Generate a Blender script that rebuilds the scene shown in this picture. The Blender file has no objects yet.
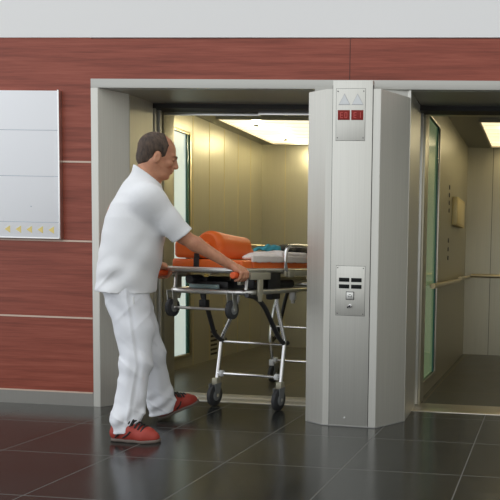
import bpy, bmesh, math, random
import numpy as np
from mathutils import Vector, Matrix
random.seed(7)
S = bpy.context.scene
COL = S.collection
PI = math.pi

# ------------------------------------------------------------------ helpers
def srgb(r, g, b):
    f = lambda c: (c/255/12.92) if c/255 <= .04045 else ((c/255+.055)/1.055)**2.4
    return (f(r), f(g), f(b), 1)

def mat(name, col, rough=.5, metal=0., spec=.5, emit=None, estr=0, coat=0, trans=0, alpha=1):
    m = bpy.data.materials.new(name); m.use_nodes = True
    b = m.node_tree.nodes['Principled BSDF']
    b.inputs['Base Color'].default_value = col
    b.inputs['Roughness'].default_value = rough
    b.inputs['Metallic'].default_value = metal
    b.inputs['Specular IOR Level'].default_value = spec
    b.inputs['Coat Weight'].default_value = coat
    b.inputs['Transmission Weight'].default_value = trans
    if emit: b.inputs['Emission Color'].default_value = emit; b.inputs['Emission Strength'].default_value = estr
    return m

class N:
    """small node graph builder"""
    def __init__(s, m): s.t = m.node_tree; s.b = s.t.nodes['Principled BSDF']
    def n(s, typ, **kw):
        x = s.t.nodes.new(typ)
        for k, v in kw.items(): setattr(x, k, v)
        return x
    def l(s, a, b): s.t.links.new(a, b)
    def math(s, op, a, b=None, c=None):
        x = s.n('ShaderNodeMath', operation=op)
        for i, v in enumerate((a, b, c)):
            if v is None: continue
            if isinstance(v, (int, float)): x.inputs[i].default_value = v
            else: s.l(v, x.inputs[i])
        return x.outputs[0]
    def coords(s): return s.n('ShaderNodeTexCoord').outputs['Object']
    def noise(s, scale, stretch=(1, 1, 1), detail=4, rough=.55):
        mp = s.n('ShaderNodeMapping'); mp.inputs['Scale'].default_value = stretch
        s.l(s.coords(), mp.inputs['Vector'])
        x = s.n('ShaderNodeTexNoise'); x.inputs['Scale'].default_value = scale
        x.inputs['Detail'].default_value = detail; x.inputs['Roughness'].default_value = rough
        s.l(mp.outputs[0], x.inputs['Vector']); return x.outputs['Fac']
    def ramp(s, fac, stops):
        x = s.n('ShaderNodeValToRGB')
        e = x.color_ramp.elements
        while len(e) < len(stops): e.new(.5)
        for i, (p, c) in enumerate(stops): e[i].position = p; e[i].color = c
        s.l(fac, x.inputs['Fac']); return x.outputs['Color']
    def bump(s, h, strength, dist=.01):
        x = s.n('ShaderNodeBump'); x.inputs['Strength'].default_value = strength; x.inputs['Distance'].default_value = dist
        s.l(h, x.inputs['Height']); s.l(x.outputs[0], s.b.inputs['Normal'])

def steel(name, c, rough, stretch=(160, 160, 1.5), amt=.12):
    m = mat(name, c, rough, .70)
    g = N(m)
    f = g.noise(1.0, stretch, 3)
    big = g.noise(2.2, (1, 1, .6), 2)
    r = g.math('ADD', g.math('MULTIPLY', f, amt), rough-amt/2)
    g.l(g.math('ADD', r, g.math('MULTIPLY', big, .05)), g.b.inputs['Roughness'])
    k = .90
    g.l(g.ramp(f, [(.25, (c[0]*k, c[1]*k, c[2]*k, 1)), (.75, c)]), g.b.inputs['Base Color'])
    g.bump(f, .04, .002)
    return m

M = {}
M['steel'] = steel('brushed steel', (.635, .63, .575, 1), .40)
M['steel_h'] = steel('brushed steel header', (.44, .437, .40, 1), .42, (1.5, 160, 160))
M['steel_car'] = steel('lift car steel', (.50, .475, .365, 1), .36, (120, 120, 2))
M['car_ceil'] = mat('grey lift ceiling', (.30, .30, .27, 1), .45, .6)
M['steel_dk'] = steel('dark steel', (.33, .32, .29, 1), .4)
M['alu'] = mat('satin aluminium', (.74, .74, .72, 1), .32, 1.)
M['alu_warm'] = mat('warm satin aluminium', (.62, .58, .50, 1), .38, 1.)
M['chrome'] = mat('polished tube', (.82, .82, .82, 1), .16, 1.)
M['gold'] = mat('brassy rail', (.62, .53, .33, 1), .28, 1.)
M['black'] = mat('black plastic', (.012, .012, .013, 1), .45)
M['black_tube'] = mat('black tube', (.022, .022, .024, 1), .3)
M['rubber'] = mat('grey rubber', (.035, .037, .04, 1), .6)
M['hub'] = mat('grey hub', (.20, .21, .21, 1), .45)
M['white_plastic'] = mat('white plastic', (.75, .76, .76, 1), .4)
M['orange'] = mat('orange vinyl', srgb(226, 104, 32), .42)
g = N(M['orange']); g.bump(g.noise(26, (1, 1, 1), 4), .12, .006)
M['orange_grip'] = mat('orange grip', srgb(228, 92, 40), .5)
M['sheet'] = mat('white paper sheet', srgb(228, 220, 214), .85)
M['teal'] = mat('teal cloth', srgb(70, 160, 178), .85)
M['darkcloth'] = mat('charcoal cloth', (.03, .03, .032, 1), .85)
M['glassdark'] = mat('dark window', (.006, .008, .007, 1), .3, spec=.15)
M['seamlight'] = mat('pale panel joint', srgb(196, 184, 138), .4, .3)
M['seam'] = mat('dark joint', (.10, .10, .095, 1), .6)
M['joint'] = mat('pale joint strip', srgb(214, 190, 172), .5)
M['darkgap'] = mat('dark gap', (.012, .011, .010, 1), .6)
M['plaster'] = mat('white plaster', (.86, .86, .85, 1), .8)
M['sill'] = mat('worn sill metal', (.52, .50, .45, 1), .42, .35)
M['cable'] = mat('beige coated metal', srgb(176, 172, 152), .4, .3)
M['signwhite'] = mat('white sign', srgb(242, 244, 247), .3)
M['signline'] = mat('sign line', srgb(186, 194, 204), .4)
M['yellow'] = mat('yellow arrow', srgb(238, 216, 130), .45)
M['tri2'] = mat('arrow rim', (.46, .465, .46, 1), .5, .5)
M['tri'] = mat('etched arrow', (.60, .62, .62, 1), .5, .6)
M['red'] = mat('red display', (.22, .016, .010, 1), .3, spec=.2, emit=(.5, .02, .015, 1), estr=.03)
M['redlit'] = mat('lit segment', (.4, .05, .04, 1), .3, emit=(1, .10, .07, 1), estr=.10)
M['button'] = mat('button', (.70, .70, .66, 1), .35, .7)
M['cream'] = mat('cream panel', srgb(214, 196, 140), .4, .3)

# red-brown laminate, grain runs along X
m = mat('red brown laminate', srgb(132, 66, 52), .42, spec=.28); M['wood'] = m; g = N(m)
f1 = g.noise(1.0, (1.3, 8, 26), 6, .62); f2 = g.noise(1.0, (5, 20, 160), 3)
fm = g.math('ADD', g.math('MULTIPLY', f1, .72), g.math('MULTIPLY', f2, .28))
g.l(g.ramp(fm, [(.30, srgb(114, 56, 43)), (.50, srgb(147, 76, 60)), (.72, srgb(170, 95, 77))]), g.b.inputs['Base Color'])
M['wood'] = m

# dark square floor tiles with pale joints
def tile_mat(name, x0, y0, p, col, grout, w=.006, rough=.2):
    m = mat(name, col, rough, spec=.42); g = N(m)
    sp = g.n('ShaderNodeSeparateXYZ'); g.l(g.coords(), sp.inputs[0])
    def line(o, a):
        fr = g.math('FRACT', g.math('DIVIDE', g.math('SUBTRACT', o, a-w/2-50*p), p))
        return g.math('LESS_THAN', fr, w/p)
    ln = g.math('MAXIMUM', line(sp.outputs['X'], x0), line(sp.outputs['Y'], y0))
    nz = g.noise(3.0, (1, 1, 1), 6, .7)
    base = g.ramp(nz, [(.3, tuple(c*.75 for c in col[:3])+(1,)), (.7, tuple(c*1.25 for c in col[:3])+(1,))])
    mx = g.n('ShaderNodeMix', data_type='RGBA')
    g.l(ln, mx.inputs['Factor']); g.l(base, mx.inputs['A']); mx.inputs['B'].default_value = grout
    g.l(mx.outputs['Result'], g.b.inputs['Base Color'])
    g.l(g.math('ADD', g.math('MULTIPLY', ln, .4), g.math('ADD', g.math('MULTIPLY', nz, .16), rough-.08)), g.b.inputs['Roughness'])
    return m
M['tile'] = tile_mat('dark hall tile', -2.287, 3.42, .632, (.024, .025, .023, 1), (.13, .13, .12, 1))
M['tile_car'] = tile_mat('dark lift tile', -2.805, 6.29, .632, (.060, .056, .042, 1), (.30, .27, .19, 1), rough=.36)

# ---- cloth, skin, hair, shoes
m = mat('white cotton', srgb(240, 242, 244), .85); M['shirt'] = m; g = N(m); g.bump(g.noise(9, (1, 1, .7), 4), .25, .02)
m = mat('white trouser cotton', srgb(236, 239, 244), .85); M['trousers'] = m; g = N(m); g.bump(g.noise(7, (1, 1, .5), 4), .25, .02)
m = mat('skin', srgb(205, 146, 116), .5); M['skin'] = m
m.node_tree.nodes['Principled BSDF'].inputs['Subsurface Weight'].default_value = .06
g = N(m); nz = g.noise(22, (1, 1, 1), 3)
g.l(g.ramp(nz, [(.3, srgb(184, 126, 97)), (.7, srgb(206, 150, 118))]), g.b.inputs['Base Color'])
m = mat('dark brown hair', srgb(62, 46, 36), .65); M['hair'] = m; g = N(m)
hz = g.noise(60, (1, 1, .35), 5)
g.l(g.ramp(hz, [(.3, srgb(42, 31, 23)), (.72, srgb(94, 74, 58))]), g.b.inputs['Base Color']); g.bump(hz, .5, .01)
M['brow'] = mat('eyebrow', srgb(60, 42, 34), .8)
M['eye'] = mat('eye', srgb(120, 92, 80), .35)
M['shoe'] = mat('red shoe', srgb(166, 60, 48), .6)
M['shoeblk'] = mat('black shoe trim', (.015, .015, .017, 1), .6)
M['sole'] = mat('grey sole', srgb(112, 100, 92), .7)

# ---- mesh building
class MB:
    def __init__(s): s.bm = bmesh.new()
    def box(s, lo, hi, bev=0, seg=2, rot=None, piv=None):
        lo, hi = Vector(lo), Vector(hi)
        t = bmesh.new(); bmesh.ops.create_cube(t, size=1)
        for v in t.verts:
            v.co = Vector((lo[i]+(v.co[i]+.5)*(hi[i]-lo[i]) for i in range(3)))
        if bev: bmesh.ops.bevel(t, geom=t.edges[:], offset=bev, segments=seg, affect='EDGES', profile=.5)
        if rot:
            p = Vector(piv) if piv else (lo+hi)/2
            for v in t.verts: v.co = rot @ (v.co-p) + p
        s._add(t); return s
    def prism(s, pts, z0, z1, bev=0, axis='z'):
        t = bmesh.new()
        mk = (lambda p, z: (p[0], p[1], z)) if axis == 'z' else ((lambda p, z: (p[0], z, p[1])) if axis == 'y' else (lambda p, z: (z, p[0], p[1])))
        a = [t.verts.new(mk(p, z0)) for p in pts]; b = [t.verts.new(mk(p, z1)) for p in pts]
        n = len(pts)
        t.faces.new(a); t.faces.new(b[::-1])
        for i in range(n): t.faces.new((a[i], b[i], b[(i+1) % n], a[(i+1) % n]))
        bmesh.ops.recalc_face_normals(t, faces=t.faces[:])
        if bev: bmesh.ops.bevel(t, geom=t.edges[:], offset=bev, segments=2, affect='EDGES')
        s._add(t); return s
    def tube(s, pts, r, n=10, fil=0, closed=False, rs=None, fn=5):
        P = [Vector(p) for p in pts]
        if fil:
            Q = []; L = len(P)
            for i, p in enumerate(P):
                if not closed and i in (0, L-1): Q.append(p); continue
                a, b = P[i-1], P[(i+1) % L]
                f = min(fil, (a-p).length*.49, (b-p).length*.49)
                p0, p1 = p+(a-p).normalized()*f, p+(b-p).normalized()*f
                for k in range(fn+1):
                    u = k/fn; Q.append(p0*(1-u)**2 + p*2*u*(1-u) + p1*u*u)
            P = Q
        L = len(P); t = bmesh.new(); rings = []
        ref = None
        for i, p in enumerate(P):
            d = (P[(i+1) % L]-P[i-1]) if closed else (P[min(i+1, L-1)]-P[max(i-1, 0)])
            d.normalize()
            if ref is None: ref = d.orthogonal().normalized()
            ref = (ref-d*ref.dot(d)).normalized(); o = d.cross(ref)
            rr = rs[i] if rs else r
            rings.append([t.verts.new(p+(ref*math.cos(2*PI*k/n)+o*math.sin(2*PI*k/n))*rr) for k in range(n)])
        for i in range(L if closed else L-1):
            a, b = rings[i], rings[(i+1) % L]
            sh = 0
            if closed and i == L-1:
                sh = min(range(n), key=lambda q: (a[0].co-b[q].co).length)
            for k in range(n): t.faces.new((a[k], a[(k+1) % n], b[(k+1+sh) % n], b[(k+sh) % n]))
        if not closed: t.faces.new(rings[0][::-1]); t.faces.new(rings[-1])
        bmesh.ops.recalc_face_normals(t, faces=t.faces[:])
        s._add(t); return s
    def cyl(s, a, b, r, n=24, bev=0):
        a, b = Vector(a), Vector(b); d = (b-a).normalized()
        if not bev: return s.tube([a, b], r, n)
        return s.tube([a, a+d*bev, b-d*bev, b], r, n, rs=[r-bev, r, r, r-bev])
    def torus(s, c, ax, R, r, n=28, m=10):
        ax = Vector(ax).normalized(); u = ax.orthogonal().normalized(); w = ax.cross(u); c = Vector(c)
        return s.tube([c+(u*math.cos(2*PI*k/n)+w*math.sin(2*PI*k/n))*R for k in range(n)], r, m, closed=True)
    def ball(s, c, r, sc=(1, 1, 1), u=16, v=10):
        t = bmesh.new(); bmesh.ops.create_uvsphere(t, u_segments=u, v_segments=v, radius=r)
        for x in t.verts: x.co = Vector((x.co.x*sc[0]+c[0], x.co.y*sc[1]+c[1], x.co.z*sc[2]+c[2]))
        s._add(t); return s
    def _add(s, t):
        me = bpy.data.meshes.new('tmp'); t.to_mesh(me); t.free(); s.bm.from_mesh(me); bpy.data.meshes.remove(me)
    def build(s, name, m, parent=None, smooth=True, **tags):
        me = bpy.data.meshes.new(name); s.bm.to_mesh(me); s.bm.free()
        return link_mesh(name, me, m, parent, smooth, **tags)

def split_build(mb, name, m, parent):
    """every separate piece becomes a part of its own"""
    bm = mb.bm; seen = set(); bm.verts.index_update()
    for v0 in list(bm.verts):
        if v0.index in seen: continue
        st = [v0]; isl = set()
        while st:
            v = st.pop()
            if v.index in isl: continue
            isl.add(v.index); st += [e_.other_vert(v) for e_ in v.link_edges]
        seen |= isl
        ids = sorted(isl); mp = {q: i for i, q in enumerate(ids)}
        bm.verts.ensure_lookup_table()
        me = bpy.data.meshes.new(name)
        fs = [[mp[v.index] for v in f_.verts] for f_ in bm.faces if f_.verts[0].index in isl]
        me.from_pydata([bm.verts[i].co[:] for i in ids], [], fs); me.update()
        link_mesh(name, me, m, parent)
    bm.free()

def link_mesh(name, me, m, parent=None, smooth=True, label=None, cat=None, group=None, kind=None):
    me.materials.append(m)
    if smooth:
        me.polygons.foreach_set('use_smooth', [True]*len(me.polygons))
        try: me.set_sharp_from_angle(angle=math.radians(38))
        except Exception: pass
    o = bpy.data.objects.new(name, me); COL.objects.link(o)
    if parent: o.parent = parent
    return tag(o, label, cat, group, kind)

def tag(o, label=None, cat=None, group=None, kind=None):
    for k, v in (('label', label), ('category', cat), ('group', group), ('kind', kind)):
        if v: o[k] = v
    return o

def thing(name, loc, label, cat, group=None, rz=0, kind=None):
    o = bpy.data.objects.new(name, None); COL.objects.link(o)
    o.location = loc; o.rotation_euler = (0, 0, rz); o.empty_display_size = .1
    return tag(o, label, cat, group, kind)

def W(root):
    """children built in world coordinates under an unrotated root: give them back their place"""
    for c in root.children: c.matrix_parent_inverse = Matrix.Translation(-Vector(root.location))

# ------------------------------------------------------------------ implicit surfaces (for the figure and soft goods)
class SDF:
    def __init__(s, lo, hi, h):
        s.lo = np.array(lo, np.float32); s.h = h
        s.n = [int(math.ceil((hi[i]-lo[i])/h))+1 for i in range(3)]
        s.ax = [s.lo[i]+np.arange(s.n[i], dtype=np.float32)*h for i in range(3)]
        s.V = np.full(s.n, 9., np.float32)
    def sub(s, lo, hi):
        sl = []
        for i in range(3):
            a = max(0, int((lo[i]-s.lo[i])/s.h)); b = min(s.n[i], int((hi[i]-s.lo[i])/s.h)+2)
            sl.append(slice(a, max(a, b)))
        X, Y, Z = np.meshgrid(*[s.ax[i][sl[i]] for i in range(3)], indexing='ij')
        return tuple(sl), X, Y, Z
    def put(s, sl, d, k, op='add'):
        v = s.V[sl]
        if op == 'add':
            if k > 0:
                hh = np.clip(.5+.5*(v-d)/k, 0, 1); s.V[sl] = v*(1-hh)+d*hh-k*hh*(1-hh)
            else: s.V[sl] = np.minimum(v, d)
        else:
            d = -d
            if k > 0:
                hh = np.clip(.5-.5*(v-d)/k, 0, 1); s.V[sl] = v*(1-hh)+d*hh+k*hh*(1-hh)
            else: s.V[sl] = np.maximum(v, d)
    def cone(s, a, b, r1, r2, k=.02, op='add'):
        a, b = np.array(a, np.float32), np.array(b, np.float32); R = max(r1, r2)+k*1.5+.03
        sl, X, Y, Z = s.sub(np.minimum(a, b)-R, np.maximum(a, b)+R)
        d = b-a; L2 = float(d@d)+1e-9
        t = np.clip(((X-a[0])*d[0]+(Y-a[1])*d[1]+(Z-a[2])*d[2])/L2, 0, 1)
        q = np.sqrt((X-a[0]-t*d[0])**2+(Y-a[1]-t*d[1])**2+(Z-a[2]-t*d[2])**2)-(r1+(r2-r1)*t)
        s.put(sl, q, k, op)
    def chain(s, pts, rs, k=.02):
        for i in range(len(pts)-1): s.cone(pts[i], pts[i+1], rs[i], rs[i+1], k)
    def ell(s, c, r, k=.02, rot=None, op='add'):
        """ellipsoid; rot = 3x3 whose columns are its axes"""
        c = np.array(c, np.float32); R = max(r)+k*1.5+.03
        sl, X, Y, Z = s.sub(c-R, c+R)
        A = np.eye(3) if rot is None else np.array(rot)
        p = [(X-c[0])*A[0, i]+(Y-c[1])*A[1, i]+(Z-c[2])*A[2, i] for i in range(3)]
        k0 = np.sqrt(sum((p[i]/r[i])**2 for i in range(3))); k1 = np.sqrt(sum((p[i]/r[i]**2)**2 for i in range(3)))+1e-6
        s.put(sl, k0*(k0-1)/k1, k, op)
    def rbox(s, c, hs, r, k=0, rot=None, op='add'):
        c = np.array(c, np.float32); R = float(np.linalg.norm(hs))+k*1.5+.03
        sl, X, Y, Z = s.sub(c-R, c+R)
        A = np.eye(3) if rot is None else np.array(rot)
        q = [np.abs((X-c[0])*A[0, i]+(Y-c[1])*A[1, i]+(Z-c[2])*A[2, i])-(hs[i]-r) for i in range(3)]
        d = np.sqrt(sum(np.maximum(x, 0)**2 for x in q))+np.minimum(np.maximum(np.maximum(q[0], q[1]), q[2]), 0)-r
        s.put(sl, d, k, op)
    def loft(s, zs, cx, cy, a, b, right, fwd, k=.03, p=2.2):
        sl, X, Y, Z = s.sub((min(cx)-.5, min(cy)-.5, zs[0]-.03), (max(cx)+.5, max(cy)+.5, zs[-1]+.03))
        f = lambda arr: np.interp(Z, zs, arr)
        dx, dy = X-f(cx), Y-f(cy)
        u = np.abs(dx*right[0]+dy*right[1])/f(a); v = np.abs(dx*fwd[0]+dy*fwd[1])/f(b)
        d = ((u**p+v**p)**(1/p)-1)*np.minimum(f(a), f(b))
        d = np.maximum(d, np.maximum(zs[0]-Z, Z-zs[-1]))
        s.put(sl, d.astype(np.float32), k)
    def warp(s, fn):
        X, Y, Z = np.meshgrid(*s.ax, indexing='ij'); s.V = s.V+fn(X, Y, Z).astype(np.float32)
    def cut(s, fn):
        X, Y, Z = np.meshgrid(*s.ax, indexing='ij'); s.V = np.maximum(s.V, fn(X, Y, Z).astype(np.float32))
    def mesh(s, name):
        V = s.V; n = V.shape; ins = V < 0
        cs = tuple(x-1 for x in n); acc = np.zeros(cs+(3,), np.float32); cnt = np.zeros(cs, np.float32); quads = []
        edges = []
        for ax in range(3):
            o1, o2 = (ax+1) % 3, (ax+2) % 3
            A = [slice(None)]*3; B = [slice(None)]*3; A[ax] = slice(0, n[ax]-1); B[ax] = slice(1, n[ax])
            cr = ins[tuple(A)] != ins[tuple(B)]
            idx = np.argwhere(cr)
            idx = idx[(idx[:, o1] > 0) & (idx[:, o1] < n[o1]-1) & (idx[:, o2] > 0) & (idx[:, o2] < n[o2]-1)]
            j = idx.copy(); j[:, ax] += 1
            v0, v1 = V[tuple(idx.T)], V[tuple(j.T)]
            pos = idx.astype(np.float32); pos[:, ax] += v0/(v0-v1)
            cells = []
            for (p, q) in ((0, 0), (-1, 0), (-1, -1), (0, -1)):
                c = idx.copy(); c[:, o1] += p; c[:, o2] += q
                np.add.at(acc, tuple(c.T), pos); np.add.at(cnt, tuple(c.T), 1); cells.append(c)
            edges.append((cells, v0 < 0))
        used = np.argwhere(cnt > 0); ids = np.full(cs, -1, np.int64); ids[tuple(used.T)] = np.arange(len(used))
        co = acc[tuple(used.T)]/cnt[tuple(used.T)][:, None]*s.h+s.lo
        for cells, sgn in edges:
            q = np.stack([ids[tuple(c.T)] for c in cells], 1)
            quads.append(np.where(sgn[:, None], q, q[:, ::-1]))
        F = np.concatenate(quads)
        me = bpy.data.meshes.new(name); me.from_pydata(co.tolist(), [], F.tolist()); me.update()
        return me
    def build(s, name, m, parent=None, **tags):
        return link_soft(name, s.mesh(name), m, parent, **tags)

def link_soft(name, me, m, parent=None, **tags):
    o = link_mesh(name, me, m, parent, smooth=False, **tags)
    me.polygons.foreach_set('use_smooth', [True]*len(me.polygons))
    return o

# ------------------------------------------------------------------ the hall
YW = 4.53
MB().box((-7, -7, -.1), (4, 4.99, 0)).build('floor', M['tile'], kind='structure')

# wall left of the lifts: laminate boards with pale joints
wl = MB().box((-7, YW, .1), (-3.16, YW+.12, 2.9)).build('wall_left', M['wood'], kind='structure')
b = MB()
for z in (.628, 1.169, 1.72): b.box((-7, YW-.003, z-.006), (-3.168, YW+.01, z+.006))
b.build('trim_joint', M['joint'], wl)
MB().box((-7, YW-.012, 0), (-3.16, YW+.12, .1)).build('baseboard_left', M['steel_dk'], kind='structure')
b = MB().box((-7, YW-.014, .092), (-3.165, YW-.010, .102)).build('trim_1', M['joint'], kind='structure')
# boards over the lifts
wb = MB().box((-3.16, YW, 2.287), (1.6, YW+.12, 2.56)).build('wall_back', M['wood'], kind='structure')
MB().box((-1.341, YW-.0015, 2.287), (-1.338, YW+.01, 2.56)).build('trim_joint', M['darkgap'], wb)
# white plaster above
wp = MB().box((-7, YW-.004, 2.566), (1.6, YW+.12, 4.2)).build('wall_upper', M['plaster'], kind='structure')
b = MB().box((-7, YW+.02, 2.555), (1.6, YW+.1, 2.57)).build('trim_2', M['darkgap'], kind='structure')

# ---- steel portal around the near lift opening
SOF = 2.226
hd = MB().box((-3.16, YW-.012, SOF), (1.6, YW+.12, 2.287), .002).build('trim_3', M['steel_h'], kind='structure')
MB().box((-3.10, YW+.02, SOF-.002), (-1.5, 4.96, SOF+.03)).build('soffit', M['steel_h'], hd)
jl = MB().prism([(-3.16, YW-.012), (-3.108, YW-.012), (-2.990, 4.690), (-3.10, 4.72), (-3.16, YW+.12)], 0, SOF, .0015).build('trim_4', M['steel'], kind='structure')
MB().prism([(-2.990, 4.692), (-2.966, 4.945), (-3.05, 4.97), (-3.10, 4.72)], 0, SOF, .0015).build('inner_panel', M['steel'], jl)
# landing door leaves, slid open into the wall
MB().box((-3.62, 4.97, .012), (-2.968, 4.995, 2.2), .003).build('door_1', M['steel'], kind='structure')
MB().box((-3.75, 5.03, .012), (-2.962, 5.055, 2.2), .003).build('door_2', M['steel'], kind='structure')
MB().box((-1.60, 4.99, .012), (-1.15, 5.015, 2.2), .003).build('door_3', M['steel'], kind='structure')
# dark shaft gap behind the header and door track
b = MB().box((-3.8, 4.96, 2.19), (-1.1, 5.10, 2.40))
b.build('trim_5', M['darkgap'], kind='structure')
b = MB().box((-2.96, 5.085, 2.165), (-2.2, 5.10, 2.186), .002); b.box((-2.2, 5.06, 2.168), (-1.5, 5.075, 2.192), .002)
b.build('trim_6', M['alu'], kind='structure')
# threshold
sl = MB().box((-3.0, 4.86, -.02), (-1.55, 4.99, .004), .002).build('trim_7', M['sill'], kind='structure')
b = MB().box((-2.93, 5.005, -.02), (-1.6, 5.14, .004), .002); b.build('car_sill', M['sill'], sl)
b = MB()
for y in (4.905, 4.94, 5.05, 5.09): b.box((-2.93, y, .003), (-1.6, y+.007, .0048))
b.build('groove', M['seam'], sl)

# ---- lift car 1
X0, X1, Y0, Y1, CZ = -3.47, -1.27, 5.14, 8.10, 2.46
car = thing('elevator_car', ((X0+X1)/2, (Y0+Y1)/2, 0), 'open brushed steel lift car that the stretcher is being pushed into', 'elevator')
MB().box((X0-.04, Y0-.0, -.08), (X1+.04, Y1+.04, 0)).build('car_floor', M['tile_car'], car)
# left wall around a tall window
WY0, WY1, WZ0, WZ1 = 5.55, 6.40, .13, 2.25
b = MB()
b.box((X0-.03, Y0, 0), (X0, WY0, CZ)); b.box((X0-.03, WY1, 0), (X0, Y1, CZ))
b.box((X0-.03, WY0, 0), (X0, WY1, WZ0)); b.box((X0-.03, WY0, WZ1), (X0, WY1, CZ))
lw = b.build('side_wall', M['steel_car'], car)
b = MB()
for y in (6.47, 6.80, 7.125, 7.455, 7.78): b.box((X0, y-.006, 0), (X0+.002, y+.006, CZ))
b.build('panel_seam', M['seamlight'], lw)
bw = MB().box((X0, Y1, 0), (X1, Y1+.03, CZ)).build('back_wall', M['steel_car'], car)
b = MB()
for i in range(7): b.box((X0+.30*i+.29, Y1-.0015, 0), (X0+.30*i+.298, Y1, CZ))
b.build('panel_seam', M['seamlight'], bw)
rw = MB().box((X1, Y0, 0), (X1+.03, Y1, CZ)).build('side_wall', M['steel_car'], car)
b = MB()
for y in (5.7, 6.2, 6.7, 7.2, 7.7): b.box((X1-.0015, y-.004, 0), (X1, y+.004, CZ))
b.build('panel_seam', M['seamlight'], rw)
MB().box((X0-.03, Y0, CZ), (X1+.03, Y1+.03, CZ+.04)).build('car_ceiling', M['car_ceil'], car)
b = MB().box((X0-.03, 5.10, 0), (-2.972, 5.25, CZ), .002)
b.build('front_return', M['steel_car'], car)
MB().box((-1.64, 5.14, 0), (X1+.03, 5.20, CZ), .002).build('front_return', M['steel_car'], car)
MB().box((-2.98, 5.14, 2.20), (-1.6, 5.20, CZ), .002).build('car_header', M['steel_car'], car)
b = MB()   # window frame
t = .028
for (y0, y1, z0, z1) in ((WY0-t, WY0, WZ0-t, WZ1+t), (WY1, WY1+t, WZ0-t, WZ1+t), (WY0, WY1, WZ0-t, WZ0), (WY0, WY1, WZ1, WZ1+t)):
    b.box((X0-.02, y0, z0), (X0+.012, y1, z1), .003)
wf = b.build('window_frame', M['gold'], car)
mw = mat('frosted daylight pane', srgb(205, 214, 208), .25, emit=(.80, .95, .90, 1), estr=.50)
g = N(mw); sp = g.n('ShaderNodeSeparateXYZ'); g.l(g.coords(), sp.inputs[0])
MB().box((X0-.028, WY0, WZ0), (X0-.012, WY1, WZ1)).build('pane', mw, wf)
mg = mat('green glass edge', srgb(60, 108, 100), .15); M['glassedge'] = mg
MB().box((X0-.012, WY1-.05, WZ0), (X0+.004, WY1-.012, WZ1), .003).build('glass_edge', mg, wf)
b = MB()
for i in range(6): b.box((X0, 6.83, .05+i*.047), (X0+.003, 6.965, .05+i*.047+.022))
b.build('vent_grille', M['darkgap'], car)
hr = MB().tube([(X0+.0, 8.03, 1.0), (X0+.0+.05, 8.03, 1.0), (X1-.05, 8.03, 1.0)], .018, 12).build('handrail', M['gold'], car)
b = MB()
for x in (-3.2, -2.4, -1.6): b.cyl((x, 8.03, 1.0), (x, 8.10, 1.0), .009, 10)
split_build(b, 'bracket', M['gold'], hr)
W(car)
for c in list(car.children):
    pass
# ceiling light of car 1
lit = mat('lit diffuser', (.9, .85, .7, 1), .5, emit=(1, .90, .66, 1), estr=1.15)
g = N(lit); sp = g.n('ShaderNodeSeparateXYZ'); g.l(g.coords(), sp.inputs[0])
lit2 = mat('dim lit diffuser', (.9, .85, .7, 1), .5, emit=(1, .82, .50, 1), estr=1.2)
def ceiling_light(x0, x1, y0, y1, label, lit=lit, power=5.4):
    t = thing('ceiling_light', ((x0+x1)/2, (y0+y1)/2, CZ), label, 'light')
    MB().box((x0, y0, CZ-.014), (x1, y1, CZ-.001), .002).build('diffuser', lit, t)
    b = MB(); q = .018
    b.box((x0-q, y0-q, CZ-.03), (x1+q, y0, CZ)); b.box((x0-q, y1, CZ-.03), (x1+q, y1+q, CZ))
    b.box((x0-q, y0, CZ-.03), (x0, y1, CZ)); b.box((x1, y0, CZ-.03), (x1+q, y1, CZ))
    b.build('frame', M['alu_warm'], t)
    b = MB(); n = 7
    for i in range(1, n): y = y0+(y1-y0)*i/n; b.box((x0, y-.012, CZ-.019), (x1, y+.012, CZ-.014))
    b.build('rib', mat('opal rib', (.85, .78, .6, 1), .5, emit=(1, .86, .58, 1), estr=.70), t)
    for (x, y) in ((x0+.25, y0+.3), (x0+.25, y1-.25)):
        MB().cyl((x, y, CZ-.034), (x, y, CZ-.014), .022, 16).build('downlight', M['darkgap'], t)
    for (x, y) in ((x0+.25, y0+.3), (x0+.25, y1-.25), (x1-.25, y0+.3), (x1-.25, y1-.25)):
        la = bpy.data.lights.new('downlight lamp', 'POINT'); la.energy = power; la.color = (1, .88, .57); la.shadow_soft_size = .03
        lo = bpy.data.objects.new('downlight_lamp', la); COL.objects.link(lo); lo.location = (x, y, CZ-.08); lo.parent = t
    W(t); return t
ceiling_light(-3.24, -1.5, 6.53, 7.88, 'glowing ribbed ceiling light panel over the stretcher in the open lift')

# ---- lift car 2 (right)
CX0, CX1 = -.95, 1.05
car2 = thing('elevator_car', ((CX0+CX1)/2, (Y0+Y1)/2, 0), 'second lift car with the brassy handrails, right of the steel pillar', 'elevator')
MB().box((CX0-.04, Y0, -.08), (CX1+.04, Y1+.04, 0)).build('car_floor', M['tile_car'], car2)
V0, V1 = 5.30, 5.94
b = MB()
b.box((CX0-.03, Y0, 0), (CX0, V0, CZ)); b.box((CX0-.03, V1, 0), (CX0, Y1, CZ))
b.box((CX0-.03, V0, 0), (CX0, V1, WZ0)); b.box((CX0-.03, V0, WZ1), (CX0, V1, CZ))
lw = b.build('side_wall', M['steel_car'], car2)
b = MB()
for (dz, n, zz) in ((.075, 4, 1.60), (.085, 3, 1.14)):
    for i in range(n): b.cyl((CX0, 6.62, zz+i*dz), (CX0+.006, 6.62, zz+i*dz), .022, 14)
split_build(b, 'push_button', M['seam'], car2)
bw = MB().box((CX0, Y1, 0), (CX1, Y1+.03, CZ)).build('back_wall', M['steel_car'], car2)
b = MB()
for i in range(1, 7): b.box((CX0+.30*i, Y1-.0015, 0), (CX0+.30*i+.006, Y1, CZ))
b.build('panel_seam', M['seam'], bw)
MB().box((CX1, Y0, 0), (CX1+.03, Y1, CZ)).build('side_wall', M['steel_car'], car2)
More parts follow.
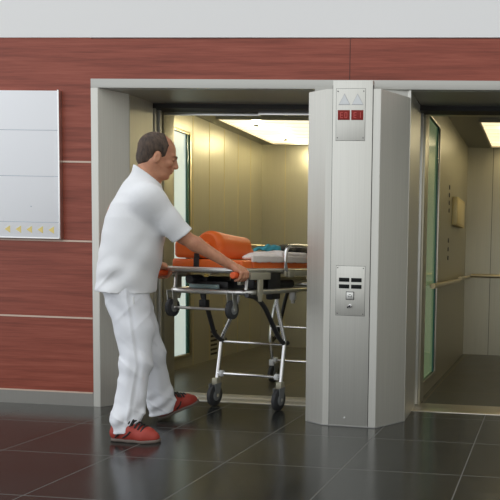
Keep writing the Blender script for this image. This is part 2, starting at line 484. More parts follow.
MB().box((CX0-.03, Y0, CZ), (CX1+.03, Y1+.03, CZ+.04)).build('car_ceiling', M['car_ceil'], car2)
MB().box((CX0-.03, 5.10, 0), (-.922, 5.26, CZ), .002).build('front_return', M['steel_car'], car2)
MB().box((.46, 5.14, 0), (CX1+.03, 5.20, CZ), .002).build('front_return', M['steel_car'], car2)
MB().box((-.9, 5.14, 2.20), (.5, 5.20, CZ), .002).build('car_header', M['steel_car'], car2)
b = MB()
for (y0, y1, z0, z1) in ((V0-t, V0, WZ0-t, WZ1+t), (V1, V1+t, WZ0-t, WZ1+t), (V0, V1, WZ0-t, WZ0), (V0, V1, WZ1, WZ1+t)):
    b.box((CX0-.02, y0, z0), (CX0+.010, y1, z1), .003)
wf = b.build('window_frame', M['alu_warm'], car2)
mw2 = mat('dim green pane', srgb(96, 118, 84), .12, emit=(.25, .36, .19, 1), estr=.25)
MB().box((CX0-.028, V0, WZ0), (CX0-.012, V1, WZ1)).build('pane', mw2, wf)
MB().box((CX0-.012, V1-.06, WZ0), (CX0+.002, V1-.01, WZ1), .003).build('glass_edge', mg, wf)
hr = MB().tube([(CX0+.06, 5.40, .90), (CX0+.06, 7.05, .91)], .021, 14).build('handrail', M['gold'], car2)
b = MB()
for y in (5.6, 6.9): b.cyl((CX0, y, .905), (CX0+.06, y, .905), .010, 10)
split_build(b, 'bracket', M['gold'], hr)
hr = MB().tube([(CX0+.06, 7.15, .93), (CX0+.06, 8.0, .935)], .021, 14).build('handrail', M['gold'], car2)
MB().cyl((CX0, 7.5, .93), (CX0+.06, 7.5, .93), .010, 10).build('bracket', M['gold'], hr)
hr = MB().tube([(CX0+.08, 8.03, .95), (.9, 8.03, .95)], .020, 14).build('handrail', M['gold'], car2)
b = MB()
for x in (-.6, .1, .8): b.cyl((x, 8.03, .95), (x, 8.10, .95), .010, 10)
split_build(b, 'bracket', M['gold'], hr)
W(car2)
# cream box on the wall of the right car
cb = thing('display_box', (CX0, 7.15, 1.62), 'cream wall box on the side wall of the right lift car', 'control box')
MB().box((CX0, 6.84, 1.475), (CX0+.055, 7.46, 1.76), .006).build('housing', M['cream'], cb)
MB().box((CX0+.055, 6.88, 1.50), (CX0+.058, 7.42, 1.735), .001).build('cover', mat('cream cover', srgb(226, 210, 160), .35, .2), cb)
W(cb)
ceiling_light(-.65, .8, 6.53, 7.88, 'ceiling light panel of the right lift car behind the steel pillar', lit2, 1.2)

# right reveal of the pillar side and its portal
jr = MB().prism([(-.93, YW+.0), (-.922, YW), (-.945, 5.02), (-1.0, 5.04), (-1.05, 4.6)], 0, SOF, .0).build('trim_8', M['steel'], kind='structure')
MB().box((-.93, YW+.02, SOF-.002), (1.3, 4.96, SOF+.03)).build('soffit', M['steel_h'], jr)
MB().box((-1.2, 4.96, 2.19), (1.3, 5.10, 2.40)).build('trim_9', M['darkgap'], kind='structure')
MB().box((-1.13, 5.05, .012), (-.932, 5.075, 2.2), .003).build('door_4', M['steel'], kind='structure')
MB().box((-.95, 4.86, -.02), (1.3, 5.14, .004), .002).build('trim_10', M['alu_warm'], kind='structure')
MB().box((.62, YW-.012, 0), (1.6, YW+.12, SOF)).build('wall_right', M['steel'], kind='structure')
MB().box((.60, YW+.1, 0), (.66, 5.0, SOF)).build('trim_11', M['steel'], kind='structure')

# ------------------------------------------------------------------ steel pillar between the lifts
PT = 2.176
pil = MB().prism([(-1.573, 4.405), (-1.428, 4.318), (-1.068, 4.302), (-.925, 4.525), (-1.0, 5.0), (-1.56, 5.0)], 0, PT, .0015)
pil = pil.build('pillar', M['steel'], kind='structure', smooth=False)
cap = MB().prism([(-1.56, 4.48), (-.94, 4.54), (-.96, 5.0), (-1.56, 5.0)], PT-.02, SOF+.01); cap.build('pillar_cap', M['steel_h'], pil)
rotp = Matrix.Rotation(math.atan2(-.016, .36), 3, 'Z')
pp = (-1.248, 4.31, 0)
def onface(mb, x0, x1, z0, z1, d0, d1, bev=0):
    mb.box((x0, 4.31-d1, z0), (x1, 4.31-d0, z1), bev, rot=rotp, piv=pp); return mb
b = onface(MB(), -1.381, -1.120, .012, 2.228, -.03, .006, .0012)
b.build('access_panel', M['steel'], pil)
b = onface(MB(), -1.385, -1.381, .0, 2.2, -.01, .001); onface(b, -1.120, -1.116, 0, 2.2, -.01, .001)
b.build('panel_gap', M['seam'], pil)
b = MB().prism([(-1.571, 4.404), (-1.428, 4.316), (-1.068, 4.300), (-.925, 4.523), (-.925, 4.530), (-1.068, 4.309), (-1.428, 4.325), (-1.571, 4.412)], 0.001, .007)
b.build('floor_joint', mat('grey sealant', (.35, .35, .33, 1), .6), pil)
MB().cyl((-1.275, 4.313, .06), (-1.275, 4.3, .06), .005, 10).build('screw', M['white_plastic'], pil)

def on_plate(mb, x0, x1, z0, z1, d0, d1, bev=0): return onface(mb, x0, x1, z0, z1, .006+d0, .006+d1, bev)
def face_pt(x, z, d):
    v = rotp @ (Vector((x, 4.31-.006-d, z))-Vector(pp)) + Vector(pp); return v
# signal plate: arrows and red floor displays
sp_ = thing('signal_panel', tuple(face_pt(-1.262, 1.855, 0)), 'metal plate with two arrow lights and red floor displays high on the pillar', 'indicator')
on_plate(MB(), -1.358, -1.168, 1.852, 2.176, -.002, .0016, .0006).build('face_plate', M['steel'], sp_)
b = MB()
for (x0, x1, z0, z1) in ((-1.360, -1.358, 1.85, 2.178), (-1.168, -1.166, 1.85, 2.178), (-1.36, -1.166, 1.85, 1.852), (-1.36, -1.166, 2.176, 2.178)):
    on_plate(b, x0, x1, z0, z1, -.002, .0006)
b.build('plate_gap', M['seam'], sp_)
def tri(cx, w, z0, z1, d):
    return [face_pt(cx-w/2, z0, d), face_pt(cx+w/2, z0, d), face_pt(cx, z1, d)]
def tri_mesh(cx, w, z0, z1, d0, d1):
    mb = MB(); a = [mb.bm.verts.new(p) for p in tri(cx, w, z0, z1, d0)]; c = [mb.bm.verts.new(p) for p in tri(cx, w, z0, z1, d1)]
    mb.bm.faces.new(a); mb.bm.faces.new(c[::-1])
    for i in range(3): mb.bm.faces.new((a[i], c[i], c[(i+1) % 3], a[(i+1) % 3]))
    bmesh.ops.recalc_face_normals(mb.bm, faces=mb.bm.faces[:]); return mb
for cx in (-1.304, -1.218):
    e = tri_mesh(cx, .078, 2.074, 2.146, .0010, .0022).build('arrow_light', M['tri2'], sp_, smooth=False)
    tri_mesh(cx, .068, 2.078, 2.138, .0022, .0034).build('lens', M['tri'], e, smooth=False)
SEG = {'E': 'adefg', '0': 'abcdef', '1': 'bc'}
def seven(mb, ch, x, z, w, h, q=.004):
    for s_ in SEG[ch]:
        x0, x1, z0, z1 = {'a': (x, x+w, z+h-q, z+h), 'g': (x, x+w, z+h/2-q/2, z+h/2+q/2), 'd': (x, x+w, z, z+q),
                          'f': (x, x+q, z+h/2, z+h), 'e': (x, x+q, z, z+h/2), 'b': (x+w-q, x+w, z+h/2, z+h), 'c': (x+w-q, x+w, z, z+h/2)}[s_]
        on_plate(mb, x0, x1, z0, z1, .004, .0048)
for (x0, x1, txt) in ((-1.347, -1.268, 'E0'), (-1.258, -1.179, 'E1')):
    d = on_plate(MB(), x0, x1, 1.980, 2.042, -.001, .004, .001).build('floor_display', M['red'], sp_)
    b = MB(); seven(b, txt[0], x0+.016, 1.992, .018, .036); b.build('digit', M['redlit'], d); b = MB(); seven(b, txt[1], x0+.045, 1.992, .018, .036); b.build('digit', M['redlit'], d)
for x in (-1.348, -1.178):
    for z in (1.868, 2.160):
        MB().cyl(face_pt(x, z, 0), face_pt(x, z, .003), .0038, 10).build('screw', M['seam'], sp_)
W(sp_)
# call plate
cp = thing('call_panel', tuple(face_pt(-1.247, .73, 0)), 'metal plate with four dark windows, call button and key switch, hip-high on the pillar', 'control panel')
on_plate(MB(), -1.343, -1.151, .732, 1.052, -.002, .0016, .0006).build('face_plate', M['steel'], cp)
b = MB()
for (x0, x1, z0, z1) in ((-1.345, -1.343, .73, 1.054), (-1.151, -1.149, .73, 1.054), (-1.345, -1.149, .73, .732), (-1.345, -1.149, 1.052, 1.054)):
    on_plate(b, x0, x1, z0, z1, -.002, .0006)
b.build('plate_gap', M['seam'], cp)
for (x0, x1) in ((-1.324, -1.254), (-1.242, -1.172)):
    for (z0, z1) in ((.950, .976), (.907, .933)):
        on_plate(MB(), x0, x1, z0, z1, 0, .004, .0015).build('display_window', M['glassdark'], cp)
bt = on_plate(MB(), -1.276, -1.220, .834, .888, 0, .004, .002).build('call_button', M['seam'], cp)
on_plate(MB(), -1.271, -1.225, .839, .883, .004, .006, .002).build('button_cap', M['button'], bt)
b = MB()
for (x0, x1, z0, z1) in ((-1.262, -1.234, .852, .856), (-1.262, -1.258, .856, .864), (-1.238, -1.234, .856, .864), (-1.254, -1.242, .866, .870)):
    on_plate(b, x0, x1, z0, z1, .006, .0066)
b.build('symbol', M['seam'], bt)
ks = MB().cyl(face_pt(-1.247, .795, 0), face_pt(-1.247, .795, .01), .011, 18, .002).build('key_switch', M['chrome'], cp)
b = MB().box(face_pt(-1.262, .786, .016), face_pt(-1.232, .792, .010)); b.cyl(face_pt(-1.262, .783, .012), face_pt(-1.243, .799, .014), .004, 8)
b.build('key', M['black'], ks)
for x in (-1.333, -1.161):
    for z in (.744, 1.04):
        MB().cyl(face_pt(x, z, 0), face_pt(x, z, .003), .0036, 10).build('screw', M['seam'], cp)
W(cp)

# ------------------------------------------------------------------ wall sign
sg = thing('direction_sign', (-3.70, 4.5, 1.187), 'white wall board with a row of yellow arrowheads, left of the lift', 'sign')
MB().box((-4.30, 4.503, 1.185), (-3.388, 4.53, 2.20), .002).build('board', M['signwhite'], sg)
b = MB().box((-3.392, 4.498, 1.18), (-3.380, 4.53, 2.205), .002); b.box((-4.30, 4.498, 1.178), (-3.38, 4.53, 1.187), .002)
b.build('edge_strip', M['alu'], sg)
b = MB()
for z in (1.294, 1.613, 1.93): b.box((-4.30, 4.502, z-.002), (-3.395, 4.504, z+.002))
b.build('panel_line', M['signline'], sg)
for i in range(11):
    x = -3.470-.082*i
    b = MB()
    b.prism([(x, 1.241), (x+.040, 1.216), (x+.040, 1.266)], 4.501, 4.504, axis='y')
    b.build('arrowhead', M['yellow'], sg, smooth=False)
MB().box((-3.602, 4.501, 1.40), (-3.592, 4.504, 1.406)).build('mark', M['signline'], sg)
W(sg)

# ------------------------------------------------------------------ stretcher (local: x = across, y = along, towards the lift)
RZ = math.radians(-7)
CO = (-2.12, 4.70, 0)
ct = thing('ambulance_stretcher', CO, 'wheeled ambulance stretcher with silver folding legs, half inside the lift', 'stretcher', rz=RZ)
VL, VR = -.285, .235
# upper deck
b = MB().tube([(VL-.012, 1.45, 1.004), (VL-.012, -.512, 1.004), (VR+.030, -.512, 1.004), (VR+.030, 1.45, 1.004)], .016, 14, .09, closed=True)
b.build('deck_frame', M['alu'], ct)
b = MB()
for y in (-.2, .2, .6, 1.0): b.box((VL, y-.02, .975), (VR, y+.02, .99))
b.box((VL+.03, -.45, .982), (VR-.03, 1.42, .994), .003)
split_build(b, 'deck_plate', M['steel_dk'], ct)
for x, y0 in ((VL-.012, -.575), (VR+.034, -.60)):
    h = MB().tube([(x, y0, .975), (x, y0+.30, .978)], .0165, 16).build('push_handle', M['alu'], ct)
    MB().cyl((x, y0-.005, .975), (x, y0+.13, .976), .021, 20, .005).build('grip', M['orange_grip'], h)
# side plates and lugs
for x, s_ in ((VR+.058, 1), (VL-.032, -1)):
    b = MB().box((x-.008, -.44, .945), (x+.008, -.20, .992), .003); b.box((x-.008, -.345, .855), (x+.008, -.295, .95), .003)
    b.prism([(-.345, .86), (-.295, .86), (-.312, .80), (-.328, .80)], x-.008, x+.008, axis='x')
    b.build('side_plate', M['cable'], ct)
    b = MB().box((x-.008, .0, .965), (x+.010, 1.3, 1.0), .004); b.box((x-.012, .04, .955), (x+.016, .13, 1.012), .006)
    b.build('side_rail', M['cable'], ct)
    g_ = MB().tube([(x+.005*s_, .02, 1.0), (x+.005*s_, -.005, 1.07), (x+.005*s_, .02, 1.17), (x+.005*s_, .12, 1.185), (x+.005*s_, 1.2, 1.185), (x+.005*s_, 1.25, 1.0)], .013, 12, .06)
    g_.build('side_guard', M['chrome'] if s_ > 0 else M['gold'], ct)
# undercarriage frame
b = MB().tube([(VL-.03, 1.35, .86), (VL-.03, -.42, .86), (VR+.03, -.42, .86), (VR+.03, 1.35, .86)], .018, 14, .08, closed=True)
b.build('lower_frame', M['alu'], ct)
b = MB()
for y in (-.15, .35, .85): b.tube([(VL-.03, y, .86), (VR+.03, y, .86)], .012, 10)
for x in (VL+.08, VR-.08): b.box((x-.012, -.35, .905), (x+.012, 1.3, .93), .003)
split_build(b, 'cross_rail', M['cable'], ct)
b = MB()
for x in (VL-.0, VR+.0):
    for y in (-.40, .75): b.tube([(x, y, .86), (x, y+.02, .985)], .010, 8)
split_build(b, 'deck_post', M['alu'], ct)
b = MB().box((-.20, -.36, .875), (.08, -.10, .925), .006); b.box((.06, -.30, .88), (VR, .0, .955), .01); b.box((-.26, -.32, .905), (-.10, -.05, .95), .006)
split_build(b, 'mechanism_box', M['black'], ct)
b = MB().cyl((-.18, -.40, .935), (-.18, -.28, .935), .03, 18, .004); b.cyl((.16, -.20, .90), (.16, .35, .90), .03, 18, .004)
split_build(b, 'gas_strut', M['rubber'], ct)
MB().box((-.18, -.40, .875), (.04, -.385, .905), .003).build('label_plate', mat('blue grey plate', srgb(120, 140, 140), .4, .4), ct)
MB().box((-.04, -.44, .955), (-.015, -.43, .975), .002).build('lock_tab', mat('amber tab', srgb(214, 186, 96), .4), ct)
b = MB().box((VR+.018, -.16, .85), (VR+.03, .0, 1.0), .003); b.box((VR-.03, -.10, .80), (VR+.02, .02, .96), .01)
split_build(b, 'hanging_strap', M['black'], ct)
b = MB().cyl((-.10, -.35, .80), (-.10, -.35, .86), .012, 12); b.box((-.125, -.375, .745), (-.075, -.325, .80), .006)
split_build(b, 'release_knob', M['black'], ct)
# loading wheels under the head end
ar = MB().tube([(VL, -.42, .745), (VR-.07, -.42, .745)], .0095, 10).build('axle_rod', M['alu'], ct)
def wheel(parent, c, R, wd, name):
    w = MB()
    w.tube([(c[0]-wd/2, c[1], c[2]), (c[0]-wd/2+.006, c[1], c[2]), (c[0]+wd/2-.006, c[1], c[2]), (c[0]+wd/2, c[1], c[2])], R, 30, rs=[R-.008, R, R, R-.008])
    w = w.build(name, M['rubber'], parent)
    h = MB().cyl((c[0]-wd/2-.004, c[1], c[2]), (c[0]+wd/2+.004, c[1], c[2]), R*.52, 22, .003); h.build('hub', M['hub'], w)
    MB().cyl((c[0]-wd/2-.010, c[1], c[2]), (c[0]+wd/2+.010, c[1], c[2]), R*.16, 12).build('axle', M['alu'], w)
    return w
for x in (VL-.005, VR-.085):
    w = wheel(ct, (x, -.42, .745), .062, .034, 'loading_wheel')
    f = MB().prism([(-.45, .86), (-.39, .86), (-.405, .745), (-.435, .735)], x-.023, x-.019, axis='x')
    f.prism([(-.45, .86), (-.39, .86), (-.405, .745), (-.435, .735)], x+.019, x+.023, axis='x')
    f.build('fork', M['alu'], w)
# legs
HV = .255
def foot_set(yw, near):
    for s_ in (-1, 1):
        x = s_*HV-(0 if near else .10)
        if near:
            lg = MB().tube([(x, yw+.028, .185), (x, yw+.085, .49), (x*.40 if s_ < 0 else x*.82, yw+.05, .755), (x*.36 if s_ < 0 else x*.86, yw+.04, .86)], .0145, 12, .04)
        else:
            lg = MB().tube([(x, yw-.02, .185), (x, yw-.06, .42), (x, yw-.02, .60), (x*.8, yw-.02, .86)], .0145, 12, .06)
        lg = lg.build('leg', M['chrome'], ct)
        if near:
            pts = [(x, yw+.13, .475), (x*.98, yw+.09, .468), (x, yw-.0, .52), (x, yw-.20, .76), (x, yw-.30, .825), (x*1.0, yw-.42, .845)]
            if s_ < 0: pts = pts[:3]+[(x, yw-.09, .73), (x, yw-.14, .80), (x, yw-.15, .86)]
        else:
            pts = [(x, yw-.02, .40), (x, yw-.05, .36), (x*.98, yw+.04, .40), (x, yw+.22, .76), (x, yw+.30, .85)]
        MB().tube(pts, .0165, 12, .07).build('brace', M['black_tube'], ct)
        MB().box((x-.022, yw-.024+(.02 if near else -.02), .150), (x+.022, yw+.03+(.02 if near else -.02), .205), .007).build('leg_socket', M['white_plastic'] if not near else M['cable'], lg)
        w = wheel(ct, (x, yw, .078), .078, .036, 'wheel')
        f = MB()
        for q in (-.026, .022): f.prism([(yw-.035, .165), (yw+.05, .165), (yw+.02, .07), (yw-.02, .07)], x+q, x+q+.005, axis='x')
        f.build('fork', M['hub'], w)
    y1, y2 = (yw+.085, yw+.035) if near else (yw-.055, yw-.02)
    z1, z2 = (.465, .235) if near else (.50, .20)
    ox = 0 if near else -.10
    MB().tube([(-HV+ox, y1, z1), (HV+ox, y1, z1)], .0095, 10).build('crossbar', M['chrome'], ct)
    cb_ = MB().tube([(-HV+ox, y2, z2), (HV+ox, y2, z2)], .0115, 10).build('crossbar', M['chrome'], ct)
    for x in (-HV+.035+ox, HV-.035+ox):
        MB().cyl((x-.014, y2, z2), (x+.014, y2, z2), .024, 16, .005).build('collar', M['white_plastic'], cb_)
foot_set(0, True)
foot_set(1.02, False)
cl = MB().box((-.14, .88, .74), (-.085, .92, .84), .01); cl.box((-.125, .885, .71), (-.10, .915, .745), .004)
cl.build('release_clip', M['white_plastic'], ct)

# mattress and things lying on it (each its own thing, in the same frame)
def on_cot(name, label, cat, z=1.0, group=None): return thing(name, (CO[0], CO[1], 0), label, cat, group, rz=RZ)
mt = on_cot('mattress', 'long orange vinyl mattress lying on the stretcher deck', 'mattress')
MB().box((VL+.03, -.475, .997), (VR+.02, -.345, 1.070), .016, 3).build('head_section', M['orange'], mt)
MB().box((VL+.03, -.342, .997), (VR+.02, .55, 1.070), .016, 3).build('middle_section', M['orange'], mt)
MB().box((VL+.03, .553, .997), (VR+.02, 1.42, 1.070), .016, 3).build('foot_section', M['orange'], mt)
b = MB().box((-.092, -.479, .994), (-.052, -.4740, 1.072), .002); b.box((-.092, -.479, 1.070), (-.052, -.35, 1.075), .002)
b.build('strap', M['black'], mt)
b = SDF((-.32, -.55, 1.02), (.12, -.2, 1.24), .006)
b.rbox((-.125, -.441, 1.131), (.118, .033, .056), .026)
hb = b.build('head_pad', M['orange'], label='low orange head pad at the end of the mattress, behind the outstretched forearm', cat='head pad', group=None)
hb.location = CO; hb.rotation_euler = (0, 0, RZ)
MB().box((-.092, -.474, 1.074), (-.052, -.469, 1.14), .002).build('strap', M['black'], hb)
b = SDF((-.25, -.45, 1.04), (.15, .14, 1.33), .006)
b.rbox((-.05, -.175, 1.150), (.090, .212, .082), .060)
b.cone((-.05, -.34, 1.168), (-.05, -.10, 1.150), .092, .084, .02)
b.rbox((-.05, -.175, 1.110), (.090, .212, .042), .022, .01)
b.cut(lambda X, Y, Z: np.maximum(1.0740-Z, -.398-Y))
ro = b.build('head_pad', M['orange'], label='tall rounded orange bolster standing next to the white sheet', cat='head pad')
ro.location = CO; ro.rotation_euler = (0, 0, RZ)

# white sheet over the mattress
def sheet():
    b = SDF((VL-.01, -.44, 1.03), (VR+.07, 1.45, 1.22), .006)
    b.rbox(((VL+VR)/2+.01, .735, 1.101), ((VR-VL)/2-.004, .685, .030), .014)
    b.ell((.15, .06, 1.086), (.09, .34, .044), .03)
    b.warp(lambda X, Y, Z: .003*np.sin(Y*21+X*9)+.003*np.sin(Y*47-X*22+1.3)+.002*np.sin(Y*75+Z*60))
    b.cut(lambda X, Y, Z: np.maximum(1.0745-Z, np.where(Y < .05, .047-X, -1)))
    b.rbox((VR+.031, .52, 1.082), (.0085, .90, .024), .007, .010)
    b.warp(lambda X, Y, Z: .0012*np.sin(Y*33+1)+.001*np.sin(Y*70))
    return b
o = sheet().build('paper_sheet', M['sheet'], label='crumpled white sheet spread over the orange mattress', cat='sheet')
o.location = CO; o.rotation_euler = (0, 0, RZ)
b = SDF((-.26, .14, 1.10), (.10, .70, 1.27), .007)
b.chain([(-.12, .30, 1.140), (-.10, .38, 1.148), (-.08, .46, 1.156)], [.018, .028, .032], .03)
b.ell((-.06, .48, 1.152), (.050, .085, .040), .03); b.ell((-.10, .54, 1.158), (.03, .05, .040), .015)
b.cut(lambda X, Y, Z: 1.144-Z)
b.warp(lambda X, Y, Z: .006*np.sin(Y*38+X*60)+.004*np.sin(Y*70-Z*110+X*90))
o = b.build('folded_cloth', M['teal'], label='crumpled teal cloth lying on the white sheet', cat='cloth')
o.location = CO; o.rotation_euler = (0, 0, RZ)
b = SDF((-.34, .40, 1.09), (.10, 1.42, 1.30), .010)
b.ell((-.16, .82, 1.150), (.10, .20, .045), .03); b.ell((-.16, 1.07, 1.160), (.09, .26, .05), .03)
b.cut(lambda X, Y, Z: 1.144-Z)
b.warp(lambda X, Y, Z: .006*np.sin(Y*32+X*20)+.004*np.sin(Y*60-Z*50))
o = b.build('folded_blanket', M['darkcloth'], label='dark folded blanket on the stretcher behind the teal cloth', cat='blanket')
o.location = CO; o.rotation_euler = (0, 0, RZ)

# ------------------------------------------------------------------ the man
FW = np.array((.86, .51)); FW = FW/np.linalg.norm(FW)
RT = np.array((FW[1], -FW[0]))
man = thing('person', (-2.47, 3.95, 0), 'balding man in white tunic and trousers pushing the stretcher, red trainers', 'person')
def loc2w(u, v, z):  # stretcher frame -> world ; u along, v across
    c, s = math.cos(RZ), math.sin(RZ)
    return (CO[0]+v*c-u*s, CO[1]+v*s+u*c, z)

# head frame
hp = math.radians(14)
hf = np.array((FW[0]*math.cos(hp), FW[1]*math.cos(hp), -math.sin(hp)))
hl = np.array((-RT[0], -RT[1], 0.)); hu = np.cross(hf, hl)
HR = np.stack([hf, hl, hu], 1); HS = 1.10
HC = np.array((-2.374, 4.006, 1.692))
def hd(x, y, z): return HC+HS*(HR@np.array((x, y, z)))
def hell(b, c, r, k=.015, op='add'): b.ell(hd(*c), [q*HS for q in r], k, HR, op)
def hcone(b, a, c, r1, r2, k=.015, op='add'): b.cone(hd(*a), hd(*c), r1*HS, r2*HS, k, op)

SH_R = np.array((-2.335, 3.845, 1.415)); EL_R = np.array((-2.190, 3.965, 1.205)); WR_R = np.array((-1.972, 4.105, 1.046))
SH_L = np.array((-2.545, 4.125, 1.415)); EL_L = np.array((-2.600, 4.090, 1.150)); WR_L = np.array((-2.485, 4.130, 1.035))
HIP_R = np.array((-2.485, 3.865, .84)); KN_R = np.array((-2.400, 3.82, .44)); AN_R = np.array((-2.416, 3.737, .075))
HIP_L = np.array((-2.575, 3.99, .84)); KN_L = np.array((-2.490, 4.115, .46)); AN_L = np.array((-2.478, 4.225, .095))

b = SDF((-2.78, 3.55, .0), (-1.84, 4.46, 1.90), .0058)
# head
hell(b, (-.008, 0, .030), (.094, .077, .092), .01)
hcone(b, (.030, 0, -.012), (.042, 0, -.070), .058, .044, .03)
for s_ in (1, -1):
    hcone(b, (-.002, .048*s_, -.045), (.045, .024*s_, -.090), .026, .022, .03)
    hell(b, (.062, .036*s_, -.030), (.024, .022, .020), .015)          # cheek
hell(b, (.060, 0, -.100), (.024, .026, .018), .015)                      # chin
hell(b, (.074, 0, .020), (.018, .052, .012), .012)                       # brow ridge
hcone(b, (.086, 0, .008), (.104, 0, -.031), .010, .013, .014)            # nose
for s_ in (1, -1):
    hell(b, (.100, .012*s_, -.037), (.010, .008, .008), .005)
    hell(b, (.092, .031*s_, .000), (.012, .015, .010), .008, 'cut')      # eye socket
    hell(b, (.080, .031*s_, .000), (.010, .014, .009), .004)
    hell(b, (.002, .079*s_, -.018), (.019, .009, .032), .006)           # ear
    hell(b, (.006, .089*s_, -.016), (.009, .006, .018), .004, 'cut')
hell(b, (.088, 0, -.058), (.011, .022, .006), .004); hell(b, (.085, 0, -.070), (.011, .020, .007), .004)
hell(b, (.080, 0, -.048), (.014, .024, .016), .012)
hell(b, (.096, 0, -.064), (.007, .020, .0018), .003, 'cut')
# neck and trunk
NB = np.array((-2.452, 3.985, 1.50))
b.cone(hd(-.022, 0, -.045), NB+(.006, .004, 0), .062, .072, .03)
b.cone(NB, (-2.50, 3.96, 1.32), .075, .13, .06)
b.cone((-2.50, 3.96, 1.32), (-2.53, 3.93, .90), .13, .12, .05)
b.cone(NB-(0, 0, .05), SH_R, .06, .055, .04); b.cone(NB-(0, 0, .05), SH_L, .06, .055, .04)
# arms
b.chain([SH_R, EL_R, EL_R*.72+WR_R*.28, WR_R], [.052, .043, .044, .0295], .02)
b.chain([SH_L, EL_L, EL_L*.72+WR_L*.28, WR_L], [.052, .042, .043, .029], .02)
# legs
for HIP, KN, AN in ((HIP_R, KN_R, AN_R), (HIP_L, KN_L, AN_L)):
    b.chain([HIP, KN, AN], [.085, .055, .042], .03)
# hands closed round the two handle grips
def hand(b, wr, gx, side):
    """gx: centre line of the grip (a, c) ; side = +1 right hand, fingers on the outer side"""
    a, c = np.array(gx[0]), np.array(gx[1]); d = (c-a)/np.linalg.norm(c-a)
    up = np.array((0, 0, 1.)); out = np.cross(d, up)*side               # right of travel for the right hand
    kn = []
    for i, (t_, L) in enumerate(((.112, .92), (.088, 1.0), (.064, .96), (.040, .80))):
        p = a+d*t_
        k0 = p+up*.034+out*.012
        kn.append(k0)
        pts = [k0, p+up*.016+out*.037, p-up*.012+out*.038*L, p-up*.033*L+out*.016, p-up*.034+out*-.006*L]
        b.chain(pts, [.0115, .0105, .0098, .0092, .0080], .003)
    m = (kn[0]+kn[3])/2
    b.chain([wr, m-out*.018+up*.008], [.028, .024], .012)
    b.cone(kn[0]-out*.008, kn[3]-out*.008, .015, .014, .012)
    b.cone(wr*.4+kn[0]*.6, kn[0], .018, .014, .012); b.cone(wr*.4+kn[3]*.6, kn[3], .018, .014, .012)
    p = a+d*.100                                                         # thumb on the inner side
    b.chain([wr*.55+m*.45-out*.020, p+up*.022-out*.034, p-up*.006-out*.036, p-up*.026-out*.022], [.016, .0125, .0115, .0095], .006)
GR = (loc2w(-.605, VR+.034, .975), loc2w(-.47, VR+.034, .976)); GL = (loc2w(-.58, VL-.012, .975), loc2w(-.47, VL-.012, .976))
hand(b, WR_R, GR, 1); hand(b, WR_L, GL, -1)
body = b.build('body', M['skin'], man)
# hair: close-cropped, receding over the temples
b = SDF((-2.60, 3.80, 1.55), (-2.18, 4.20, 1.92), .0052)
hell(b, (-.010, 0, .032), (.0985, .0825, .0965), .0)
hell(b, (-.030, 0, -.028), (.072, .066, .066), .02)
def hl3(X, Y, Z):
    P = [(X-HC[0])*HR[0, i]+(Y-HC[1])*HR[1, i]+(Z-HC[2])*HR[2, i] for i in range(3)]
    return [p/HS for p in P]
def hairline(X, Y, Z):
    x, y, z = hl3(X, Y, Z)
    front = x-(.046-.62*np.clip(z-.060, 0, .07))
    low = -(z+.046-.62*np.clip(-x-.02, -.03, .06)*-1*.9)
    side = np.where((x > .018) & (z < .06), np.maximum(x-.040, -(z+.034)), -1)
    return np.maximum(np.maximum(front, low), side)*HS
b.cut(hairline)
hell(b, (.002, .082, -.018), (.023, .022, .036), .003, 'cut'); hell(b, (.002, -.082, -.018), (.023, .022, .036), .003, 'cut')
b.build('hair', M['hair'], man)
for s_ in (1, -1):
    e = MB(); e.ball(hd(.0815, .031*s_, .000), .0105); e.build('eye', M['eye'], man)
    b = MB(); b.tube([hd(.0965, .016*s_, .016), hd(.096, .030*s_, .022), hd(.086, .046*s_, .017)], .004, 8, rs=[.0025, .003, .002]); b.build('eyebrow', M['brow'], man)
# tunic
b = SDF((-2.85, 3.55, .80), (-2.03, 4.45, 1.66), .006)
zs = [.850, .93, 1.01, 1.10, 1.20, 1.30, 1.385, 1.45, 1.50, 1.545, 1.65]
cx = [-2.537, -2.527, -2.515, -2.503, -2.492, -2.484, -2.472, -2.462, -2.452, -2.440, -2.418]
off = [0]*11
cy = [3.925, 3.930, 3.935, 3.942, 3.950, 3.958, 3.966, 3.974, 3.982, 3.99, 3.997]
bb = [.158, .164, .169, .173, .173, .166, .150, .126, .098, .086, .086]
aa = [.205, .205, .205, .205, .205, .20, .185, .15, .105, .090, .088]
b.loft(zs, cx, cy, aa, bb, RT, FW, 0, 2.1)
b.cone(NB+(-.01, -.01, -.045), SH_R+(0, 0, -.005), .088, .084, .06); b.cone(NB+(-.01, -.01, -.045), SH_L+(0, 0, -.005), .088, .084, .06)
SE_R = SH_R+(EL_R-SH_R)*.98
b.cone(SH_R, SE_R, .086, .069, .05)
SE_L = SH_L+(EL_L-SH_L)*.95
b.cone(SH_L, SE_L, .084, .068, .05)
dr = (EL_R-SH_R)/np.linalg.norm(EL_R-SH_R); dl = (EL_L-SH_L)/np.linalg.norm(EL_L-SH_L)
def sleeve_cut(P, d, X, Y, Z, rad=.125):
    q = (X-P[0])*d[0]+(Y-P[1])*d[1]+(Z-P[2])*d[2]
    r2 = np.sqrt((X-P[0])**2+(Y-P[1])**2+(Z-P[2])**2)
    return np.where(r2 < rad, q, -1)
b.cut(lambda X, Y, Z: sleeve_cut(SE_R, dr, X, Y, Z))
